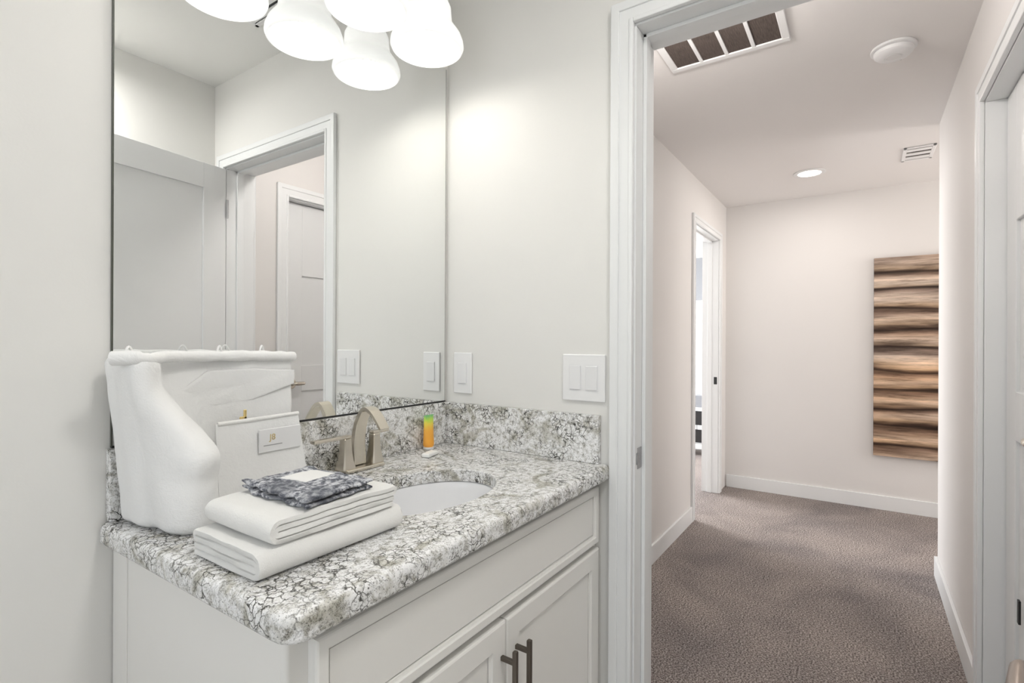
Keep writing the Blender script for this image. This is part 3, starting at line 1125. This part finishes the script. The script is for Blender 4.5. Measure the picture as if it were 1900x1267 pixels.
# ---- tall draped white towel standing against the mirror
bt0 = [(.402, 1.150), (.397, 1.115), (.399, 1.085), (.404, 1.066), (.412, 1.052), (.409, 1.025), (.411, .998), (.424, .972), (.447, .958), (.472, .960), (.490, .976), (.498, 1.006), (.500, 1.050), (.508, 1.090),
       (.545, 1.099), (.590, 1.101), (.640, 1.102), (.690, 1.102), (.712, 1.108), (.716, 1.130), (.706, 1.150), (.64, 1.154), (.57, 1.155), (.49, 1.155)]
tp0 = [(.376, 1.150), (.370, 1.120), (.366, 1.092), (.365, 1.070), (.367, 1.050), (.371, 1.036), (.380, 1.026), (.392, 1.022), (.405, 1.027), (.416, 1.038), (.424, 1.054), (.430, 1.072), (.440, 1.086), (.465, 1.096),
       (.510, 1.100), (.570, 1.101), (.640, 1.101), (.700, 1.101), (.718, 1.107), (.722, 1.130), (.712, 1.150), (.65, 1.156), (.58, 1.157), (.47, 1.156)]


def closed_spline(ctrl, n):
    P = [Vector((*q, 0)) for q in ctrl]
    m_ = len(P)
    o = []
    for i in range(m_):
        a, b2, c2, d = P[i - 1], P[i], P[(i + 1) % m_], P[(i + 2) % m_]
        for k in range(n):
            t = k / n
            o.append(0.5 * ((2 * b2) + (c2 - a) * t + (2 * a - 5 * b2 + 4 * c2 - d) * t * t + (3 * b2 - a - 3 * c2 + d) * t ** 3))
    return o


sb, stp = closed_spline(bt0, 5), closed_spline(tp0, 5)
bm = new()
rows = []
ZT = 1.205
NZ = 40
cxy = Vector((.55, 1.11, 0))
for k in range(NZ + 1):
    t = k / NZ
    e = t * t * (3 - 2 * t)
    e = .35 * t + .65 * e
    row = []
    for i in range(len(sb)):
        x_ = max(0, min(1, (t - .42) / .46))
        es = .12 * t + .88 * x_ * x_ * (3 - 2 * x_)
        wl = max(0, min(1, (i - 18) / 16)) * max(0, min(1, (74 - i) / 8))
        q = sb[i].lerp(stp[i], t * (1 - wl) + es * wl)
        # pillow fold low on the front lobe
        if 20 < i < 66:
            wgt = math.sin(PI * (i - 20) / 46)
            q.y -= wgt * (.006 * math.sin(PI * min(1, t / .30)) + .010 * math.exp(-((t - .42) / .10) ** 2))
        ins = 0
        if t < .05:
            ins = .010 * (1 - t / .05) ** 2
        if t > .96:
            ins = .006 * ((t - .96) / .04) ** 2
        f = noise.noise(Vector((q.x * 16, q.y * 16, t * 3.2))) * .005 + noise.noise(Vector((q.x * 45, q.y * 45, t * 7))) * .0016
        dirv = (q - cxy); dirv.z = 0
        nrm = (sb[(i + 1) % len(sb)] - sb[i - 1]).normalized()
        nv2 = Vector((nrm.y, -nrm.x, 0))
        if nv2.dot(dirv) < 0 and q.x > .52:
            pass
        q = q + nv2 * (f - ins)
        q.y = min(q.y, 1.1605)
        row.append(bm.verts.new((q.x, q.y, ZC + .0012 + (ZT - ZC) * t + (0 if t > .02 else .0))))
    rows.append(row)
grid_faces(bm, rows, closed_u=True)
for row in (rows[0], rows[-1]):
    for tri in geometry.tessellate_polygon([[Vector((q.co.x, q.co.y, 0)) for q in row]]):
        try:
            bm.faces.new([row[i] for i in tri])
        except ValueError:
            pass
bmesh.ops.recalc_face_normals(bm, faces=bm.faces)
bt1 = thing('bath_towel', 'tall white bath towel draped upright against the mirror', 'towel', (.5, 1.09, ZC))
obj('drape', bm, M_linen, bt1, 60)
bm = new()
pts = smooth_path([(.352, 1.060, ZT + .003), (.372, 1.040, ZT + .004), (.400, 1.034, ZT + .001), (.432, 1.062, ZT + .004), (.500, 1.088, ZT + .003), (.600, 1.093, ZT + .002), (.670, 1.096, ZT + .0), (.718, 1.101, ZT - .002)], 8)
tube(bm, pts, [.0115 + .002 * noise.noise(Vector((i * .35, 2, 1))) + (.002 if i < 12 else 0) for i in range(len(pts))], 14, .95)
obj('rolled_hem', bm, M_linen, bt1, 60)
for lx, ly in ((.372, 1.045), (.548, 1.092), (.640, 1.094)):
    bm = new()
    pts = [(lx - .008 + .016 * k / 10, ly + .001 * k, ZT + .008 + .015 * math.sin(PI * k / 10)) for k in range(11)]
    tube(bm, pts, .0022, 8)
    obj('hanging_loop', bm, M_linen, bt1, 60)
# diagonal folded flap on the panel
bm = new()
fp = [(.455, 1.128), (.525, 1.178), (.62, 1.180), (.716, 1.172), (.716, 1.140), (.62, 1.112), (.54, 1.107)]
vt = []
N2 = 6
c0 = Vector((.60, 1.145))
tops, bots = [], []
ring = []
for i in range(len(fp)):
    a, b_ = Vector(fp[i]), Vector(fp[(i + 1) % len(fp)])
    for k in range(8):
        ring.append(a.lerp(b_, k / 8))
rows = []
for s, dy in ((0, .1005), (.0, .0955), (.04, .0935), (.10, .0925), (.5, .0945), (.98, .0965)):
    rows.append([bm.verts.new((q.lerp(c0, s).x, 1 + .101 + (dy - .101) * max(0, min(1, (q.lerp(c0, s).y - 1.110) / .05)) + .0012 * noise.noise(Vector((q.x * 20, q.y * 20, s))) - .0035 * (q.x - .45) / .3, q.lerp(c0, s).y)) for q in ring])
grid_faces(bm, rows, closed_u=True)
bm.faces.new(rows[-1])
bmesh.ops.recalc_face_normals(bm, faces=bm.faces)
obj('folded_flap', bm, M_linen, bt1, 50)

# ---- small white pouch in front of it
po = thing('paper_pouch', 'small white pouch with gold lettered card leaning before the tall towel', 'pouch', (.62, 1.06, ZC))
bm = new()
rows = []
for k in range(21):
    t = k / 20
    z = ZC + .001 + .1745 * t
    xl_, xr_ = .524 - .004 * t, .728 - .028 * t ** .8
    dep = .030 * (1 - t) ** .7 + .006
    yf = 1.044 + .010 * t
    row = []
    for j in range(25):
        u = j / 24
        row.append(bm.verts.new((xl_ + (xr_ - xl_) * u, yf - .003 * math.sin(PI * u) * (1 - t) + .0012 * noise.noise(Vector((u * 5, t * 5, 3))), z + .003 * u * t)))
    for j in range(24, -1, -1):
        u = j / 24
        row.append(bm.verts.new((xl_ + (xr_ - xl_) * u, yf + dep * (.35 + .65 * math.sin(PI * min(1, max(0, u))) ** .5), z + .003 * u * t)))
    rows.append(row)
grid_faces(bm, rows, closed_u=True)
bm.faces.new(rows[0]); bm.faces.new(rows[-1])
bmesh.ops.remove_doubles(bm, verts=bm.verts, dist=1e-5)
bmesh.ops.recalc_face_normals(bm, faces=bm.faces)
obj('bag', bm, M_linen, po, 50)
bm = new()
tube(bm, [(.524, 1.054, ZC + .1755), (.60, 1.0535, ZC + .1765), (.7005, 1.0545, ZC + .1785)], .0042, 10)
obj('top_hem', bm, M_towel, po)
bm = new()
box(bm, .603, .700, 1.0435, 1.0470, 1.003, 1.052, .001, 1)
card = obj('card', bm, M_card, po)
bm = new()
box(bm, .613, .655, 1.0428, 1.0437, 1.0165, 1.0182)
obj('printed_line', bm, M_line, card)
fc = bpy.data.curves.new('lettering_curve', 'FONT')
fc.body = 'J8'
fc.size = .018
fc.extrude = .0003
ft = bpy.data.objects.new('lettering_curve', fc)
COL.objects.link(ft)
fm = bpy.data.meshes.new_from_object(ft.evaluated_get(bpy.context.evaluated_depsgraph_get()))
bpy.data.objects.remove(ft)
bm = new()
bm.from_mesh(fm)
bmesh.ops.transform(bm, matrix=Matrix.Translation((.626, 1.0430, 1.028)) @ Matrix.Rotation(PI / 2, 4, 'X'), verts=bm.verts)
obj('gold_lettering', bm, M_gold, card)
bm = new()
box(bm, .580, .586, 1.060, 1.064, ZC + .178, ZC + .198, .001, 1)
box(bm, .572, .586, 1.060, 1.064, ZC + .178, ZC + .184, .001, 1)
obj('gold_clasp', bm, M_gold, po)['label'] = 'gold clasp'

# ---- orange tube and soap
TX, TY = 1.215, 1.137
tb = thing('lotion_tube', 'orange squeeze tube with green top standing in the counter corner', 'tube', (TX, TY, ZC))
bm = new()
lathe(bm, [(0, ZC + .0005), (.0155, ZC + .0005), (.0165, ZC + .002), (.0165, ZC + .008), (0, ZC + .008)], 24, Matrix.Translation((TX, TY, 0)))
obj('cap', bm, M_plate, tb)
bm = new()
rows = []
for k in range(16):
    t = k / 15
    z = ZC + .008 + .100 * t
    wx = .0195 + .002 * t
    wy = .0165 * (1 - t) + .002 * t
    if k == 0:
        wx, wy = .015, .014
    rows.append([bm.verts.new((TX + wx * math.cos(2 * PI * j / 28), TY + wy * math.sin(2 * PI * j / 28), z)) for j in range(28)])
grid_faces(bm, rows, closed_u=True)
bm.faces.new(rows[0][::-1]); bm.faces.new(rows[-1])
bmesh.ops.recalc_face_normals(bm, faces=bm.faces)
obj('body', bm, M_tube, tb, 50)
bm = new()
box(bm, -.029, .029, -.013, .013, 0, .012, .004, 3, Matrix.Translation((1.143, 1.064, ZC + .0005)) @ Matrix.Rotation(.25, 4, 'Z'))
tag(obj('soap_bar', bm, M_soap, angle=60, origin=(1.143, 1.064, ZC)), 'small white soap bar in front of the orange tube', 'soap')

# ================================================================== HALLWAY FITTINGS
# return air grille in the hall ceiling
rg = thing('return_grille', 'white ceiling return grille with four brown filter openings', 'vent', (2.0, .452, ZH))
gx0, gx1, gy0, gy1 = 1.80, 2.207, .256, .649
bm = new()
fz0, fz1 = ZH - .010, ZH - .0006
e = .028
box(bm, gx0 - e, gx0, gy0 - e, gy1 + e, fz0, fz1, .002, 1)
box(bm, gx1, gx1 + e, gy0 - e, gy1 + e, fz0, fz1, .002, 1)
box(bm, gx0, gx1, gy0 - e, gy0, fz0, fz1, .002, 1)
box(bm, gx0, gx1, gy1, gy1 + e, fz0, fz1, .002, 1)
for yy in (.354, .4525, .551):
    box(bm, gx0, gx1, yy - .007, yy + .007, fz0, fz1, .001, 1)
obj('frame', bm, M_plate, rg)
ys = [gy0, .347, .361, .4455, .4595, .544, .558, gy1]
for k in range(4):
    bm = new()
    box(bm, gx0, gx1, ys[2 * k], ys[2 * k + 1], ZH - .005, ZH - .0006)
    obj('filter', bm, M_filter, rg)

# smoke detector
sd = thing('smoke_detector', 'round white smoke detector on the hallway ceiling', 'smoke detector', (2.53, -.10, ZH))
bm = new()
T = Matrix.Translation((2.53, -.100, ZH))
lathe(bm, [(0, -.0006), (.074, -.0006), (.076, -.004), (.076, -.010), (.068, -.014), (0, -.014)], 40, T)
obj('base', bm, M_plate, sd)
bm = new()
lathe(bm, [(.066, -.0145), (.064, -.026), (.056, -.034), (.030, -.039), (.028, -.037), (.026, -.037), (.024, -.039), (0, -.040)], 40, T)
obj('cover', bm, M_plate, sd)
bm = new()
box(bm, 2.573, 2.581, -.128, -.120, ZH - .034, ZH - .024)
obj('indicator', bm, M_black, sd)

# supply register near the far end
def register(name, label, x0, x1, y0, y1, z, dark, nslat, axis):
    t = thing(name, label, 'vent', ((x0 + x1) / 2, (y0 + y1) / 2, z))
    bm = new()
    e = .018
    box(bm, x0, x1, y0, y0 + e, z - .008, z - .0006, .002, 1)
    box(bm, x0, x1, y1 - e, y1, z - .008, z - .0006, .002, 1)
    box(bm, x0, x0 + e, y0, y1, z - .008, z - .0006, .002, 1)
    box(bm, x1 - e, x1, y0, y1, z - .008, z - .0006, .002, 1)
    obj('frame', bm, M_plate, t)
    bm = new()
    box(bm, x0 + e, x1 - e, y0 + e, y1 - e, z - .002, z - .0006)
    obj('duct_opening', bm, dark, t)
    for k in range(nslat):
        bm = new()
        if axis == 'y':
            c = x0 + e + (x1 - x0 - 2 * e) * (k + .5) / nslat
            wd = (x1 - x0 - 2 * e) / nslat * .30
            box(bm, c - wd, c + wd, y0 + e, y1 - e, z - .007, z - .003)
        else:
            c = y0 + e + (y1 - y0 - 2 * e) * (k + .5) / nslat
            wd = (y1 - y0 - 2 * e) / nslat * .30
            box(bm, x0 + e, x1 - e, c - wd, c + wd, z - .007, z - .003)
        obj('slat', bm, M_plate, t)


register('ceiling_vent', 'white ceiling supply vent near the far hallway wall', 3.87, 4.14, -.36, -.205, ZH, M_filter, 3, 'y')
register('ceiling_vent', 'white bathroom ceiling vent reflected between the glass shades', 1.085, 1.185, .28, .56, ZB, M_black, 2, 'y')


def downlight(x, y, label, power):
    t = thing('recessed_light', label, 'light fixture', (x, y, ZH))
    bm = new()
    T = Matrix.Translation((x, y, ZH))
    lathe(bm, [(.070, -.0006), (.098, -.0006), (.098, -.004), (.092, -.007), (.072, -.007), (.070, -.004)], 40, T)
    obj('trim_ring', bm, M_plate, t)
    bm = new()
    lathe(bm, [(0, -.0012), (.071, -.0012), (.071, -.005), (.05, -.007), (0, -.008)], 40, T)
    obj('lens', bm, M_lens, t)
    l = bpy.data.lights.new('recessed_light_glow', 'AREA')
    l.shape = 'DISK'
    l.size = .13
    l.energy = power
    l.color = (1.0, .94, .90)
    o = bpy.data.objects.new('recessed_light_glow', l)
    COL.objects.link(o)
    o.location = (x, y, ZH - .012)
    o['kind'] = 'helper'


downlight(4.08, .30, 'glowing round recessed light in the hallway ceiling', 4)
fx_, fy_ = 1.64, .52  # hidden flush light, added to brighten the hall walls and ceiling
fm_ = thing('added_flush_light', 'round flush light added out of view on the hallway ceiling past the bathroom doorway', 'light fixture', (fx_, fy_, ZH))
bm = new()
lathe(bm, [(0, -.0006), (.11, -.0006), (.11, -.02), (.10, -.022), (0, -.022)], 40, Matrix.Translation((fx_, fy_, ZH)))
obj('rim', bm, M_plate, fm_)
bm = new()
lathe(bm, [(.098, -.0225), (.09, -.045), (.06, -.065), (0, -.072)], 40, Matrix.Translation((fx_, fy_, ZH)))
obj('diffuser', bm, M_dome, fm_)
l = bpy.data.lights.new('hall_fill_glow', 'POINT')
l.energy = 10.5
l.color = (1.0, .95, .92)
l.shadow_soft_size = .05
o = bpy.data.objects.new('hall_fill_glow', l)
COL.objects.link(o)
o.location = (fx_, fy_, ZH - .135)
o['kind'] = 'helper'

# canvas on the far wall
wa = thing('wall_art', 'tall canvas print of brown weathered wood strata on the far wall', 'picture', (XF, -.50, 1.14))
bm = new()
box(bm, XF - .036, XF - .002, -.96, -.075, .405, 1.872, .003, 2)
obj('canvas', bm, M_art, wa)

# things in the bright room beyond the hall doorway
bm = new()
box(bm, 6.575, 6.597, 1.30, 2.10, 1.76, 2.28, .003, 1)
tag(obj('picture_panel', bm, M_grey), 'grey picture on the white wall inside the bright far room', 'picture')
fl = thing('floor_lamp', 'white lamp with pale cone shade inside the bright far room', 'lamp', (6.25, 1.60, 0))
T = Matrix.Translation((6.25, 1.60, 0))
bm = new(); lathe(bm, [(0, .001), (.14, .001), (.14, .015), (.02, .025), (0, .025)], 28, T); obj('base', bm, M_plate, fl)
bm = new(); tube(bm, [(6.25, 1.60, .02), (6.25, 1.60, 1.5)], .012, 10); obj('pole', bm, M_plate, fl)
bm = new(); lathe(bm, [(.17, 1.45), (.12, 1.68), (.118, 1.68), (.168, 1.45)], 28, T); obj('lamp_shade', bm, M_lamp, fl, 60)
ns = thing('nightstand', 'white nightstand with black drawer fronts inside the bright far room', 'nightstand', (5.9, 1.52, 0))
bm = new()
box(bm, 5.80, 6.10, 1.34, 1.80, .50, .53, .003, 1)
box(bm, 5.82, 6.10, 1.36, 1.385, .002, .50); box(bm, 5.82, 6.10, 1.755, 1.78, .002, .50)
box(bm, 5.82, 6.10, 1.385, 1.755, .10, .13)
obj('body', bm, M_plate, ns)
for z0, z1 in ((.34, .49), (.15, .29)):
    bm = new(); box(bm, 5.806, 5.83, 1.39, 1.75, z0, z1, .003, 1); obj('drawer', bm, M_black, ns)
bm = new(); box(bm, 5.84, 5.98, 1.42, 1.58, .5302, .66, .01, 2)
tag(obj('storage_box', bm, M_grey, origin=(5.91, 1.5, .53)), 'small grey box on top of the nightstand in the far room', 'box')
